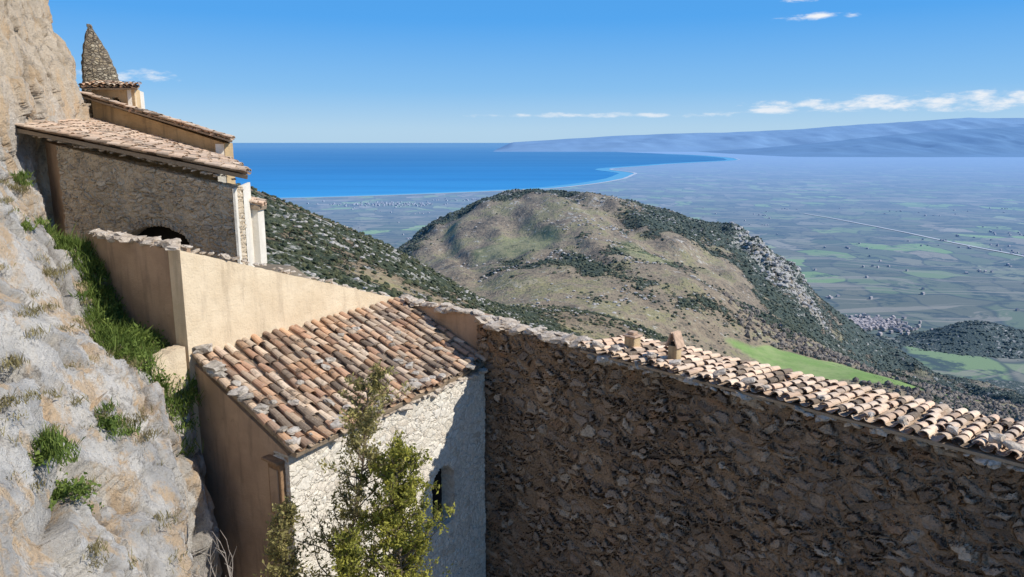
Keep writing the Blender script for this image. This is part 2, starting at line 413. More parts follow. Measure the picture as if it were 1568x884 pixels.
# ---------------------------------------------------------------- cliff
sec={
 2:[(-3.2,-14.6),(-3.4,-10),(-3.8,-7),(-4.4,-4.5),(-5.2,-2.5),(-6.2,.5),(-8,9)],
 7:[(-3.7,-14.6),(-3.9,-10),(-4.4,-6.7),(-5.4,-4.5),(-6.4,-2.2),(-7.6,1),(-9.5,9)],
 10.5:[(-4.6,-14.6),(-4.75,-10),(-5.05,-6.8),(-6.3,-5.0),(-7.7,-3.5),(-9.2,-.8),(-11.5,9)],
 12:[(-5.3,-14.6),(-5.45,-9),(-5.8,-5.7),(-7.0,-4.4),(-8.6,-2.6),(-10,0),(-12.2,9)],
 14:[(-6.2,-14.6),(-6.4,-8.2),(-6.85,-4.95),(-7.9,-3.95),(-9.6,-2.1),(-11,.3),(-13,9)],
 15.5:[(-6.9,-14.6),(-7.1,-5.6),(-8.1,-4.4),(-8.8,-3.8),(-10.4,-1.7),(-11.8,.4),(-13.5,9)],
 17.5:[(-7.6,-14.6),(-8.8,-4.8),(-9.8,-3.5),(-10.7,-2.8),(-11.8,-1.4),(-12.8,.6),(-14,9)],
 19:[(-10,-14.6),(-11,-6),(-11.9,-2.6),(-12.3,-1.8),(-12.8,-.8),(-13.3,.6),(-14.3,9)],
 22:[(-13.2,-14),(-13.4,-6),(-13.6,-3),(-13.7,-1),(-13.7,.2),(-13.8,1.5),(-15.2,9)],
 25:[(-14,-14),(-14.3,-6),(-14.5,-3),(-14.6,-1),(-14.6,.3),(-14.9,2),(-16.2,9)],
 28:[(-15,-14),(-15.2,-6),(-15.4,-3),(-15.5,-1),(-15.6,.4),(-15.8,2),(-17.9,9)],
 31:[(-19,-14),(-19.2,-6),(-19.3,-3),(-19.4,-1),(-19.5,.4),(-19.8,2),(-21,9)],
 36:[(-26,-14),(-26,-6),(-26,-3),(-26,-1),(-26,.4),(-26,2),(-27,9)]}
ys=sorted(sec); NY,NT=640,420
yy=np.linspace(2,36,NY); tt=np.linspace(0,6,NT)
arr=np.array([sec[y] for y in ys])
tmp=np.zeros((len(ys),NT,2))
for a in range(len(ys)):
    for c in range(2): tmp[a,:,c]=np.interp(tt,range(7),arr[a,:,c])
S=np.zeros((NY,NT,2))
for b in range(NT):
    for c in range(2): S[:,b,c]=np.interp(yy,ys,tmp[:,b,c])
for _ in range(60):
    S[1:-1]=(S[:-2]+2*S[1:-1]+S[2:])/4; S[:,1:-1]=(S[:,:-2]+2*S[:,1:-1]+S[:,2:])/4
CV=np.zeros((NY,NT,3)); CV[...,0]=S[...,0]; CV[...,1]=yy[:,None]; CV[...,2]=S[...,1]
du=np.gradient(CV,axis=0); dv=np.gradient(CV,axis=1)
nr=np.cross(du,dv); nr/=np.linalg.norm(nr,axis=2,keepdims=True)
nr*=np.where(nr[...,0:1]<0,-1,1)
flat=CV.reshape(-1,3); nf=nr.reshape(-1,3)
dsp=np.empty(len(flat)); ckv=np.zeros(len(flat))
V9=Vector((9,2,1)); V3=Vector((3.3,7.1,1.9))
for i,p in enumerate(flat):
    v=Vector(p)
    w1=mn.noise_vector(v*.7)*.5+mn.noise_vector(v*2.6)*.14
    a=mn.noise(v*.5)*.42
    vw=v+w1
    s1=Vector((vw.x*.6,vw.y*.8,vw.z*.38))
    d,pt=mn.voronoi(s1)
    e=d[1]-d[0]; c0=pt[0]
    t1=(s1-c0).dot(mn.cell_vector(c0*7.3)-Vector((.5,.5,.5)))
    crk=max(0,1-e/.07)
    s2=Vector((vw.x*2.0,vw.y*1.9,vw.z*1.2))
    d2,q2=mn.voronoi(s2); e2=d2[1]-d2[0]
    t2=(s2-q2[0]).dot(mn.cell_vector(q2[0]*5.1)-Vector((.5,.5,.5)))
    s3=vw*4.6; s3.z*=.7
    d3,q3=mn.voronoi(s3)
    t3=(s3-q3[0]).dot(mn.cell_vector(q3[0]*3.7)-Vector((.5,.5,.5)))
    gate=max(0,min(1,(mn.noise(v*.5+V9)+.15)*4))
    g2=max(.15,min(1,(mn.noise(v*.8+V3)+.25)*3))
    crk2=max(0,1-e2/.10)*gate
    dsp[i]=a+t1*.75-crk*.16*(.3+.7*gate)+t2*.34*g2-crk2*.06+t3*.10*g2+mn.noise(v*6.0)*.03
    ckv[i]=min(1,crk*.8*(.3+.7*gate)+crk2*.55)
flat=flat+nf*dsp[:,None]*np.clip((flat[:,1:2])/9,.3,1)
idx=np.arange(NY*NT).reshape(NY,NT)
F=np.stack([idx[:-1,:-1],idx[1:,:-1],idx[1:,1:],idx[:-1,1:]],-1).reshape(-1,4)
m,g=new_mat('limestone_cliff')
co=g.n('ShaderNodeTexCoord').outputs['Object']
a=g.noise(co,.9,6,.62); bb=g.noise(g.mapping(co,(1.6,1.6,.5)),.9,5,.70)
colr=g.mix(g.rng(a,.40,.60),(.68,.635,.57),(.47,.445,.41))
zz=g.n('ShaderNodeSeparateXYZ',{0:co}).outputs[2]
warm=g.rng(g.math('ADD',zz,g.math('MULTIPLY',a,3)),.6,3.4,0,.75)
colr=g.mix(warm,colr,(.62,.49,.34))
colr=g.mix(g.rng(bb,.49,.60,0,.85),colr,(.62,.45,.28))
ms=g.noise(co,3.2,6,.74)
colr=g.mix(g.rng(ms,.55,.66,0,.7),colr,(.22,.20,.18))
fn=g.noise(co,20,4,.75)
colr=g.mix(g.rng(fn,.5,.72,0,.5),colr,(.26,.23,.20))
ca=g.n('ShaderNodeSeparateColor',{0:g.n('ShaderNodeAttribute',attribute_name='Col').outputs['Color']}).outputs[0]
colr=g.mix(g.math('MULTIPLY',ca,.6),colr,(.16,.13,.10))
h=g.math('ADD',g.math('MULTIPLY',g.noise(co,7,6,.78),.9),g.math('MULTIPLY',ms,.7))
h=g.math('ADD',h,g.math('MULTIPLY',fn,.35))
h=g.math('SUBTRACT',h,.45)
finish(m,g,colr,.95,height=h,hscale=.14)
mesh_obj('limestone_cliff',flat,F,m,smooth=True,cols=np.stack([ckv,ckv,ckv,np.ones_like(ckv)],1))

# ---------------------------------------------------------------- foliage
def leafmat(name,c1,c2):
    m,g=new_mat(name)
    at=g.n('ShaderNodeAttribute',attribute_name='Col').outputs['Color']
    s=g.n('ShaderNodeSeparateColor',{0:at}).outputs[0]
    colr=g.mix(s,c1,c2)
    return finish(m,g,colr,.7,trans=colr,spec=.15)
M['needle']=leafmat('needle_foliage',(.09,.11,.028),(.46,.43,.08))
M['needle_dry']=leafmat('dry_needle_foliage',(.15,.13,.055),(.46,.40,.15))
M['grass']=leafmat('grass_blades',(.07,.12,.025),(.26,.33,.08))
M['drygrass']=leafmat('dry_grass',(.18,.15,.07),(.44,.38,.19))
def quads(name,cen,size,mat,parent,shade,up=0.0,asp=.4):
    n=len(cen)
    d=rng.normal(size=(n,3)); d[:,2]+=up; d/=np.linalg.norm(d,axis=1,keepdims=True)
    e=np.cross(d,rng.normal(size=(n,3))); e/=np.linalg.norm(e,axis=1,keepdims=True)
    s=size*rng.uniform(.6,1.4,(n,1))
    V=np.stack([cen-e*s*asp*.5,cen+d*s*.5-e*s*asp*.6,cen+d*s,cen+d*s*.5+e*s*asp*.6],1).reshape(-1,3)
    F=np.arange(n*4).reshape(n,4)
    c=np.repeat(shade,4); C=np.stack([c,c,c,np.ones_like(c)],1)
    return mesh_obj(name,V,F,mat,parent,cols=C)
def tube(vs,fs,pts,r0,r1,ns=6):
    b=len(vs); n=len(pts)
    for i,p in enumerate(pts):
        p=Vector(p); t=(Vector(pts[min(i+1,n-1)])-Vector(pts[max(i-1,0)])).normalized()
        a=t.orthogonal().normalized(); c=t.cross(a); r=r0+(r1-r0)*i/(n-1)
        for k in range(ns):
            q=2*math.pi*k/ns; vs.append(p+a*math.cos(q)*r+c*math.sin(q)*r)
    for i in range(n-1):
        for k in range(ns): fs.append((b+i*ns+k,b+i*ns+(k+1)%ns,b+(i+1)*ns+(k+1)%ns,b+(i+1)*ns+k))
def tree(name,base,top,width,zc,nbr,leaf=.07,per=10,seed=1,mat='needle',bare=.35,pw=.75):
    random.seed(seed)
    E=empty(name); vs=[];fs=[]
    base,top=Vector(base),Vector(top); n=14; tr=[]
    for i in range(n+1):
        t=i/n; tr.append(base.lerp(top,t)+Vector((mn.noise(Vector((t*4,seed,0)))*.22,mn.noise(Vector((t*4,seed,5)))*.15,0)))
    tube(vs,fs,tr,.070,.010)
    cen=[];shd=[]
    for b in range(nbr):
        t=((b+random.random())/nbr)
        z=zc+(top.z-zc)*t; tt_=(z-base.z)/(top.z-base.z)
        k=min(int(tt_*n),n-1); p=tr[k].lerp(tr[k+1],tt_*n-k)
        az=random.uniform(0,6.283); L=width*(.14+.86*(1-t)**pw)*random.uniform(.35,1.2)*min(1,.5+t*3)
        dr=Vector((math.cos(az),math.sin(az),random.uniform(.15,.9)))
        pts=[p]; seg=7
        for q in range(seg):
            dr=(dr+Vector((random.gauss(0,.16),random.gauss(0,.16),random.gauss(.07,.12)))).normalized()
            pts.append(pts[-1]+dr*L/seg)
        tube(vs,fs,pts,.015,.004,4)
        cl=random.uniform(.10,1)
        for q in range(2,seg+1):
            for tw in range(random.choice((1,2,2))):
                d2=(dr+Vector((random.gauss(0,.8),random.gauss(0,.8),random.gauss(.3,.5)))).normalized()
                l2=random.uniform(.08,.24)*(.6+L*.4)
                e=pts[q]+d2*l2
                tube(vs,fs,[pts[q],e],.005,.002,3)
                if random.random()<bare: continue
                for u in range(per):
                    w=random.uniform(.35,1.15)
                    c=pts[q]+d2*l2*w+Vector((random.gauss(0,.026),random.gauss(0,.026),random.gauss(0,.026)))
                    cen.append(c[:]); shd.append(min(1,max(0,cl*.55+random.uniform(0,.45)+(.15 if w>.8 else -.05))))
    mesh_obj('trunk_and_limbs',vs,fs,M['bark'],E)
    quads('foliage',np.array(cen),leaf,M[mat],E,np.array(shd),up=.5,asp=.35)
    return E
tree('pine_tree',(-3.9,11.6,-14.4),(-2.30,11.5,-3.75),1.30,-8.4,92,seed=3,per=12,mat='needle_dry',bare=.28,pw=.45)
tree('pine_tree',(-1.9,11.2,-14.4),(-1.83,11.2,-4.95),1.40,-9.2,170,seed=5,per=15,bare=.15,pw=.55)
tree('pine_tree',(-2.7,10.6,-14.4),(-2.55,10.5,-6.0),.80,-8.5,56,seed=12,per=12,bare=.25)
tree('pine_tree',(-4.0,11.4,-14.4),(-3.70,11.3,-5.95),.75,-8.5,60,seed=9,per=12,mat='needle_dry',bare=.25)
random.seed(21)
def blades(name,spots,mat,parent=None,w=.012):
    V=[];C=[]
    for x,y,z,h,n,sp in spots:
        o=rng.normal(0,sp,(n,3)); o[:,2]*=.3
        b=np.array([x,y,z])+o
        lean=rng.normal(0,.45,(n,3)); lean[:,2]=1; lean/=np.linalg.norm(lean,axis=1,keepdims=True)
        hh=h*rng.uniform(.4,1.2,(n,1)); sd=rng.normal(size=(n,3)); sd[:,2]=0; sd/=np.linalg.norm(sd,axis=1,keepdims=True)
        mid=b+lean*hh*.55; tip=b+lean*hh+np.array([0,0,-.15])*hh+rng.normal(0,.1,(n,3))*hh
        V.append(np.stack([b-sd*w,b+sd*w,mid+sd*w*.8,tip,mid-sd*w*.8],1))
        C.append(np.clip(rng.uniform(.1,1,n)*rng.uniform(.5,1.1),0,1))
    V=np.vstack(V); n=len(V); c=np.repeat(np.concatenate(C),5)
    return mesh_obj(name,V.reshape(-1,3),np.arange(n*5).reshape(n,5),mat,parent,cols=np.stack([c,c,c,np.ones_like(c)],1))
CF=flat.reshape(NY,NT,3)
spots=[]
for _ in range(420):
    y=random.uniform(14.6,18.6); iy=int((y-2)/34*(NY-1)); t=random.uniform(1.15,3.1); it=int(t/6*(NT-1))
    p=CF[iy,it]
    spots.append((p[0],p[1],p[2]-.03,random.uniform(.18,.5),40,.12))
def near(q):
    d=((flat-np.array(q))**2).sum(1); return flat[d.argmin()]
for q,n,h,s in (((-6.0,9.5,-4.2),12,.22,.22),((-6.4,9.6,-4.9),8,.2,.18),((-10.9,16.6,-1.9),10,.22,.2),((-12.4,18.6,-1.2),8,.25,.2),((-6.6,11.6,-4.6),8,.2,.18)):
    p=near(q)
    for _ in range(n): spots.append((p[0]+random.gauss(0,s),p[1]+random.gauss(0,s),p[2]+random.gauss(0,s*.6)-.02,h*random.uniform(.6,1.2),60,.08))
blades('grass',spots,M['grass'],w=.009)
spots=[]
for _ in range(110):
    iy=random.randrange(int((8-2)/34*NY),int((19-2)/34*NY)); it=int(random.uniform(2.0,4.3)/6*NT)
    p=CF[iy,it]
    for _ in range(random.choice((1,1,2,5))): spots.append((p[0]+random.gauss(0,.10),p[1]+random.gauss(0,.10),p[2]-.03,random.uniform(.06,.22),random.choice((15,30,50)),.08))
blades('dry_grass',spots,M['drygrass'],w=.006)
cen=[];sh=[]
wspots=[]
for _ in range(80):
    y=random.uniform(14.5,18.2); iy=int((y-2)/34*(NY-1)); it=int(random.uniform(1.1,2.4)/6*(NT-1)); wspots.append((CF[iy,it],.14,90))
for q in ((-6.0,9.5,-4.2),(-6.4,9.6,-4.9),(-10.9,16.6,-1.9),(-6.6,11.6,-4.6),(-6.1,9.7,-4.6)):
    p=near(q)
    for _ in range(5): wspots.append((p+np.array([random.gauss(0,.16),random.gauss(0,.2),random.gauss(0,.12)]),.08,70))
for p,sp_,n in wspots:
    cl=random.uniform(.0,.7)
    for _ in range(n):
        cen.append(p+np.array([random.gauss(0,sp_),random.gauss(0,sp_),abs(random.gauss(.05,sp_))])); sh.append(min(1,cl+random.uniform(0,.4)))
quads('weeds',np.array(cen),.06,M['grass'],None,np.array(sh),up=.4,asp=.6)
vs=[];fs=[]
for b in range(9):
    p=Vector((-4.1,9.6,-6.9)); d=Vector((random.uniform(-.5,.7),random.uniform(-.4,.4),1)).normalized(); pts=[p]
    for q in range(8):
        d=(d+Vector((random.gauss(0,.2),random.gauss(0,.2),random.gauss(0,.12)))).normalized(); pts.append(pts[-1]+d*.17)
        if q>2: tube(vs,fs,[pts[-1],pts[-1]+(d+Vector((random.gauss(0,.6),random.gauss(0,.6),.2))).normalized()*.2],.005,.002,3)
    tube(vs,fs,pts,.013,.003,5)
mesh_obj('bare_shrub',vs,fs,M['twig'])
mesh_obj('courtyard_ground',[(-12,-2,-14.5),(14,-2,-14.5),(14,22,-14.5),(-12,22,-14.5)],[(0,1,2,3)],simple('courtyard_soil',(.34,.26,.18)))

# ---------------------------------------------------------------- terrain
def vn2(x,y,s):
    xi=np.floor(x); yi=np.floor(y); fx=x-xi; fy=y-yi; fx=fx*fx*(3-2*fx); fy=fy*fy*(3-2*fy)
    def h(a,b):
        v=np.sin(a*127.1+b*311.7+s*74.7)*43758.5453; return v-np.floor(v)
    return (h(xi,yi)*(1-fx)+h(xi+1,yi)*fx)*(1-fy)+(h(xi,yi+1)*(1-fx)+h(xi+1,yi+1)*fx)*fy-.5
def fbm(x,y,s,o=4):
    r=0;a=1
    for i in range(o): r=r+a*vn2(x*2**i,y*2**i,s+i*3.3); a*=.5
    return r
CP=np.array([(-420,600,-10),(-300,600,-26),(-211,600,-37),(-150,600,-61),(-98,600,-85),(-16,600,-134),(60,620,-168),
(-120,300,-48),(-75,300,-62),(-30,300,-77),(0,300,-92),(50,300,-110),(150,300,-140),(-260,300,-15),
(-200,1000,-240),(-100,900,-205),(-50,800,-180),(30,850,-190),(100,700,-175),(220,700,-225),(350,700,-270),
(60,1200,-205),(300,1200,-228),(500,1290,-330),(150,1600,-170),(400,1600,-225),(560,1600,-310),(-150,1600,-245),(-150,1300,-240),
(350,880,-305),(500,870,-312),(650,950,-362),(446,1050,-318),(330,1010,-297),(519,950,-314),(456,1180,-322),(400,950,-310),
(900,1300,-470),(1100,1500,-560),(855,1200,-440),(700,1400,-440),(900,1800,-570),(1100,2100,-650),
(-500,2000,-420),(-308,2000,-285),(-182,2000,-205),(-42,2000,-144),(115,2000,-130),(378,2000,-170),(591,2000,-232),(739,2000,-321),(968,2000,-504),(1122,2000,-600),(1400,2000,-690),
(115,2600,-420),(591,2600,-520),(-300,2600,-520),(0,3200,-710),(600,3200,-715),(1200,3000,-715),(-600,3200,-700),(-1000,2500,-600),(-1000,1500,-330),(-900,800,-100),
(2000,2000,-690),(2000,1200,-560),(2400,3200,-710),(1500,800,-420),(1500,300,-350),(800,300,-250),(0,0,-20),(0,50,-42),(-60,100,-22),(60,100,-60),(-100,0,-12),(300,0,-100)],float)
c2=60.**2
def kern(dx,dy): return np.sqrt(dx*dx+dy*dy+c2)
Km=kern(CP[:,None,0]-CP[None,:,0],CP[:,None,1]-CP[None,:,1])
wts=np.linalg.solve(Km+np.eye(len(CP))*-.5,CP[:,2]+300)
def plainz(y): return -700-99*np.clip((y-2500)/7000,0,1)
def plainfull(x,y): return plainz(y)+fbm(x/900,y/900,5,3)*9*np.clip((9300-y)/3000,0,1)*np.clip((y-1500)/1500,0,1)
def height(X,Y):
    Z=np.full(X.shape,-300.)
    for (cx,cy,_),w in zip(CP,wts): Z=Z+w*kern(X-cx,Y-cy)
    R=np.hypot(X,Y); amp=np.clip((R-60)/500,0,1)
    fl=np.exp(-(((X-440)/170)**2+((Y-1020)/130)**2))
    Z=Z+amp*(1-.9*fl)*(fbm(X/260,Y/260,1)*22*np.clip(R/1500,.25,1)+fbm(X/60,Y/60,9,3)*9*np.clip(R/1200,.5,1.2))
    hm=np.clip((Y-1100)/300,0,1)*np.clip((2050-Y)/100,0,1)
    Z=Z-hm*18*(1-np.abs(fbm((X+Y*.25)/110,Y/420,61,3))*3).clip(0,1)
    crag=np.exp(-(((X-690)/120)**2+((Y-1860)/220)**2))
    Z=Z+crag*np.abs(fbm(X/55,Y/55,21,3))*75
    Z=np.maximum(Z,plainz(Y)-12)
    Z=Z+85*np.exp(-(((X-1640)/170)**2+((Y-2560)/120)**2))+70*np.exp(-(((X-1930)/190)**2+((Y-2450)/120)**2))
    return Z
gx=np.arange(-1200,2601,9.); gy=np.arange(-60,3401,9.)
X,Y=np.meshgrid(gx,gy,indexing='ij'); Z=height(X,Y)
inner=(np.hypot(X,Y)<45); Z=np.where(inner,np.minimum(Z,-20),Z)
def sm(v,a,b): t=np.clip((v-a)/(b-a),0,1); return t*t*(3-2*t)
def scrubmask(X,Y):
    n=fbm(X/140,Y/140,33,4); n2=fbm(X/38,Y/38,51,3)
    s=.24+0*X
    s=np.maximum(s,sm(900-Y,0,150)*sm(160-X,0,160)*.70)
    s=np.maximum(s,sm(Y,1850,1930)*.95)
    s=np.maximum(s,sm(Y,1480,1640)*sm(X-190,0,120)*.80)
    s=np.maximum(s,sm(Y,1180,1330)*sm(X-430,0,100)*.80)
    s=np.maximum(s,sm(-X-110,0,120)*sm(Y,1200,1500)*.55)
    d=np.exp(-(((X-1750)/380)**2+((Y-2520)/230)**2)); s=np.maximum(s,d*2.2)
    return s+n*.85+n2*.55
def fieldmask(X,Y):
    wob=fbm(X/90,Y/90,77,3)
    f1=1-(((X-445)/(120+wob*60))**2+((Y-1010+ (X-445)*.25)/(85+wob*50))**2)
    f2=1-(((X-700)/(90+wob*60))**2+((Y-1120)/(35+wob*30))**2)
    f3=1-(((X-620)/(70+wob*60))**2+((Y-900)/(25+wob*20))**2)
    f4=1-(((X-150)/60)**2+((Y-850)/40)**2); f5=1-(((X-250)/70)**2+((Y-1420)/90)**2)
    f6=1-(((X-5)/90)**2+((Y-1560)/110)**2)
    return sm(np.maximum(np.maximum(f1,f2),f3),0,.15)+ .28*sm(np.maximum(np.maximum(f4,f5),f6)+wob*.8,0,.5)
SC=scrubmask(X,Y); FM=fieldmask(X,Y)
cr=1.9*np.exp(-(((X-690)/110)**2+((Y-1860)/200)**2))+.6*sm(900-Y,0,150)*sm(80-X,0,80)+.6*sm(Y,1350,1450)*sm(fbm(X/120,Y/120,91,3),.05,.3)
cols=np.stack([np.clip(SC,0,1),np.clip(FM,0,1),np.clip(cr,0,2),np.ones_like(X)],-1).reshape(-1,4)
nX,nY=X.shape; idx=np.arange(nX*nY).reshape(nX,nY)
F=np.stack([idx[:-1,:-1],idx[1:,:-1],idx[1:,1:],idx[:-1,1:]],-1).reshape(-1,4)
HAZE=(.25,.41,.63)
def haze(g,colr,L,hz=HAZE):  # aerial haze painted into the base colour, growing with distance from origin
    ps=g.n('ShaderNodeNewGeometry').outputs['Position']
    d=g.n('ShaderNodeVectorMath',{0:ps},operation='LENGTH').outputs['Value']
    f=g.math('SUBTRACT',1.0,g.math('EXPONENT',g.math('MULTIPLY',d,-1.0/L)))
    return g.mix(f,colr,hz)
m,g=new_mat('hillside')
ps=g.n('ShaderNodeTexCoord').outputs['Object']
at=g.n('ShaderNodeAttribute',attribute_name='Col').outputs['Color']; sp=g.n('ShaderNodeSeparateColor',{0:at})
n1=g.noise(ps,.010,6,.72); n2=g.noise(ps,.07,4,.78); n3=g.noise(ps,.16,3,.7)
ground=g.ramp(g.math('ADD',g.math('MULTIPLY',n1,.75),g.math('MULTIPLY',n2,.3)),[(.40,(.12,.095,.06)),(.47,(.24,.175,.105)),(.53,(.30,.23,.14)),(.59,(.26,.225,.095)),(.68,(.38,.31,.21))])
scr=g.mix(g.rng(n3,.35,.65),(.035,.045,.022),(.085,.092,.042))
sv=g.math('ADD',sp.outputs[0],g.math('MULTIPLY',g.math('SUBTRACT',n2,.5),1.9))
scf=g.rng(sv,.46,.62)
colr=g.mix(scf,ground,scr)
colr=g.mix(g.rng(n3,.38,.45,.6,0),colr,scr)
rk_=g.math('ADD',n2,g.math('MULTIPLY',sp.outputs[2],.10))
colr=g.mix(g.rng(rk_,.60,.68,0,.85),colr,(.50,.46,.40))
fld=g.mix(g.rng(n1,.40,.60),(.19,.29,.06),(.28,.34,.11))
fld=g.mix(g.rng(n2,.48,.68,0,.5),fld,(.16,.20,.06))
colr=g.mix(sp.outputs[1],colr,fld)
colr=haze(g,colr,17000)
bh=g.math('ADD',g.math('MULTIPLY',scf,g.math('ADD',n3,.6)),n2)
bh=g.math('MULTIPLY',bh,g.math('SUBTRACT',1.0,g.math('MULTIPLY',sp.outputs[1],.9)))
finish(m,g,colr,1.0,bump=bh,bdist=5.0,spec=.05)
mesh_obj('hills_terrain',np.stack([X,Y,Z],-1).reshape(-1,3),F,m,smooth=True,cols=cols)

def bushes(name,n,region,size,mat,thr=.35,sd=.16,flatz=.8,clump=None):
    xs=rng.uniform(region[0],region[1],n*10); yr=rng.uniform(region[2],region[3],n*10)
    s=scrubmask(xs,yr)+rng.normal(0,sd,len(xs)); f=fieldmask(xs,yr)
    ok=(s>thr)&(f<.2)&(np.abs(xs/np.maximum(yr,1)-.12)<.75)
    if clump: ok&=(fbm(xs/clump,yr/clump,13,3)>.16)
    xs=xs[ok][:n]; yr=yr[ok][:n]; zs=height(xs,yr); k=len(xs)
    sz=size*rng.uniform(.4,1.5,(k,1,1))
    v=IC1[None]*sz*np.array([1,1,flatz])*(1+rng.normal(0,.22,(k,12,1)))
    v=v+np.stack([xs,yr,zs+sz[:,0,0]*.25],-1)[:,None]
    F=(IF1[None]+(np.arange(k)*12)[:,None,None]).reshape(-1,3)
    c=np.repeat(rng.uniform(0,1,k),12)
    return mesh_obj(name,v.reshape(-1,3),F,mat,None,cols=np.stack([c,c,c,np.ones_like(c)],1))
def bushmat(name,c1,c2):
    m,g=new_mat(name)
    at=g.n('ShaderNodeAttribute',attribute_name='Col').outputs['Color']; s=g.n('ShaderNodeSeparateColor',{0:at}).outputs[0]
    ps=g.n('ShaderNodeTexCoord').outputs['Object']
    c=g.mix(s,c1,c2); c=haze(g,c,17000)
    return finish(m,g,c,1.0,bump=g.noise(ps,1.2,3,.7),bdist=1.0,spec=.05)
sb=bushmat('scrub_foliage',(.040,.052,.026),(.12,.12,.055))
bushes('scrub_bushes',8500,(-330,260,150,860),1.4,sb,.32)
bushes('scrub_bushes',15000,(-350,1300,860,2150),2.5,sb,.55,.14)
bushes('scrub_bushes',3500,(60,1000,700,1350),2.0,sb,.30,.2)
bushes('scrub_bushes',2500,(1300,2150,2250,2750),3.5,sb,.55,.1)
bushes('bare_trees',2600,(350,1150,720,1250),3.0,bushmat('bare_tree_twigs',(.17,.13,.095),(.30,.25,.19)),.0,.3,1.3)
m2,g=new_mat('hill_boulders')
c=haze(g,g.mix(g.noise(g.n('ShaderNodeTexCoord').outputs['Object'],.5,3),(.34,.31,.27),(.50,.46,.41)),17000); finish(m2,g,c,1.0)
bushes('hill_boulders',900,(-330,150,250,860),1.3,m2,.2,.16,.5,clump=60)
bushes('hill_boulders',1600,(-100,1000,860,2100),2.6,m2,.15,.16,.5,clump=110)
bushes('hill_boulders',500,(590,800,1700,2020),4.5,m2,-1,.16,.7)

# ---------------------------------------------------------------- plain, coast, sea
m,g=new_mat('farmland')
ps=g.n('ShaderNodeTexCoord').outputs['Object']
wv=g.n('ShaderNodeVectorMath',{0:g.noise(ps,.0012,3,.6,out=1),'Scale':500.},operation='SCALE').outputs[0]
pv=g.n('ShaderNodeVectorMath',{0:ps,1:wv},operation='ADD').outputs[0]
def fieldlayer(sx,sy,rot):
    pm=g.mapping(pv,(sx,sy,0),(0,0,rot))
    vor=g.n('ShaderNodeTexVoronoi',{'Vector':pm,'Scale':1.0,'Randomness':.9},feature='F1',voronoi_dimensions='2D')
    return g.n('ShaderNodeSeparateColor',{0:vor.outputs['Color']}).outputs[0], pm
v1,pm=fieldlayer(.0046,.0026,.4)
v2,_=fieldlayer(.0011,.0007,.2)
ed=g.n('ShaderNodeTexVoronoi',{'Vector':pm,'Scale':1.0,'Randomness':.9},feature='DISTANCE_TO_EDGE',voronoi_dimensions='2D').outputs[0]
fc=g.ramp(v1,[(0,(.06,.08,.04)),(.2,(.15,.14,.075)),(.38,(.08,.11,.05)),(.52,(.28,.24,.16)),(.64,(.12,.15,.065)),(.76,(.20,.31,.08)),(.86,(.25,.37,.10)),(.93,(.34,.30,.21)),(1,(.12,.12,.07))])
fc=g.mix(g.rng(v2,.35,.65,0,.55),fc,(.12,.125,.07))
wood=g.noise(ps,.0045,5,.75)
fc=g.mix(g.rng(wood,.52,.60,0,.9),fc,(.035,.05,.03))
fc=g.mix(g.rng(ed,.0,.07,.8,0),fc,(.04,.05,.033))
strip=g.noise(g.mapping(ps,(.0004,.0022,1),(0,0,.12)),1.0,5,.7)
fc=g.mix(g.rng(strip,.52,.60,0,.6),fc,(.33,.28,.20))
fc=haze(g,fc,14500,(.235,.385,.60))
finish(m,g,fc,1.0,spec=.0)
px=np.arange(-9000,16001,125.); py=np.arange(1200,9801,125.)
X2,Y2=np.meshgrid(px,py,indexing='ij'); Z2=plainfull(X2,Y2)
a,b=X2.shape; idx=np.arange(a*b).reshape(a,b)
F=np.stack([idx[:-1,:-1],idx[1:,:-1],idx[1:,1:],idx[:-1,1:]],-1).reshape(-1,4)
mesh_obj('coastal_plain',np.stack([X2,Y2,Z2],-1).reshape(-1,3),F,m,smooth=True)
coast=[(-30,9.0),(-8,10.2),(-4.4,10.5),(-3.1,10.68),(-1.44,11.5),(-.26,12.25),(.87,13.1),(1.75,14.8),(2.48,16.7),(3.02,18.7),(3.05,20.3),(2.81,22.2),(3.6,23.6),(4.99,26.2),(8.0,30.2),(10.0,33.0),(10.7,35.5),(11.45,43.8),(8.4,58.6),(4.8,80),(3,115),(30,190)]
cc=np.array(coast)*1000
for _ in range(2):
    q=[cc[0]]
    for i in range(len(cc)-1): q+= [cc[i]*.75+cc[i+1]*.25, cc[i]*.25+cc[i+1]*.75]
    q.append(cc[-1]); cc=np.array(q)
cc[:,0]+=fbm(cc[:,1]/1500,cc[:,0]/1500,3,3)*180*np.clip(cc[:,1]/20000,.5,2)
ring=[(p[0],p[1],-797.) for p in cc]+[(220000.,190000.,-797.),(220000.,4000.,-797.),(-30000.,4000.,-797.)]
bm=bmesh.new(); f=bm.faces.new([bm.verts.new(p) for p in ring]); bmesh.ops.triangulate(bm,faces=[f])
me=bpy.data.meshes.new('coastal_land'); bm.to_mesh(me); bm.free(); me.materials.append(m)
o=bpy.data.objects.new('coastal_land',me); col.objects.link(o)
def strip_mesh(name,pts,w,z,mat,off=0):
    vs=[];fs=[]
    for i,p in enumerate(pts):
        a=np.array(pts[max(i-1,0)]); b=np.array(pts[min(i+1,len(pts)-1)]); t=b-a; t=t/np.linalg.norm(t); nn_=np.array([-t[1],t[0]])
        ww=w(i) if callable(w) else w
        for s in (0,1): q=np.array(p)+nn_*(ww*s+off); vs.append((q[0],q[1],z(q[0],q[1]) if callable(z) else z))
    for i in range(len(pts)-1): fs.append((2*i,2*i+1,2*i+3,2*i+2))
    return mesh_obj(name,vs,fs,mat)
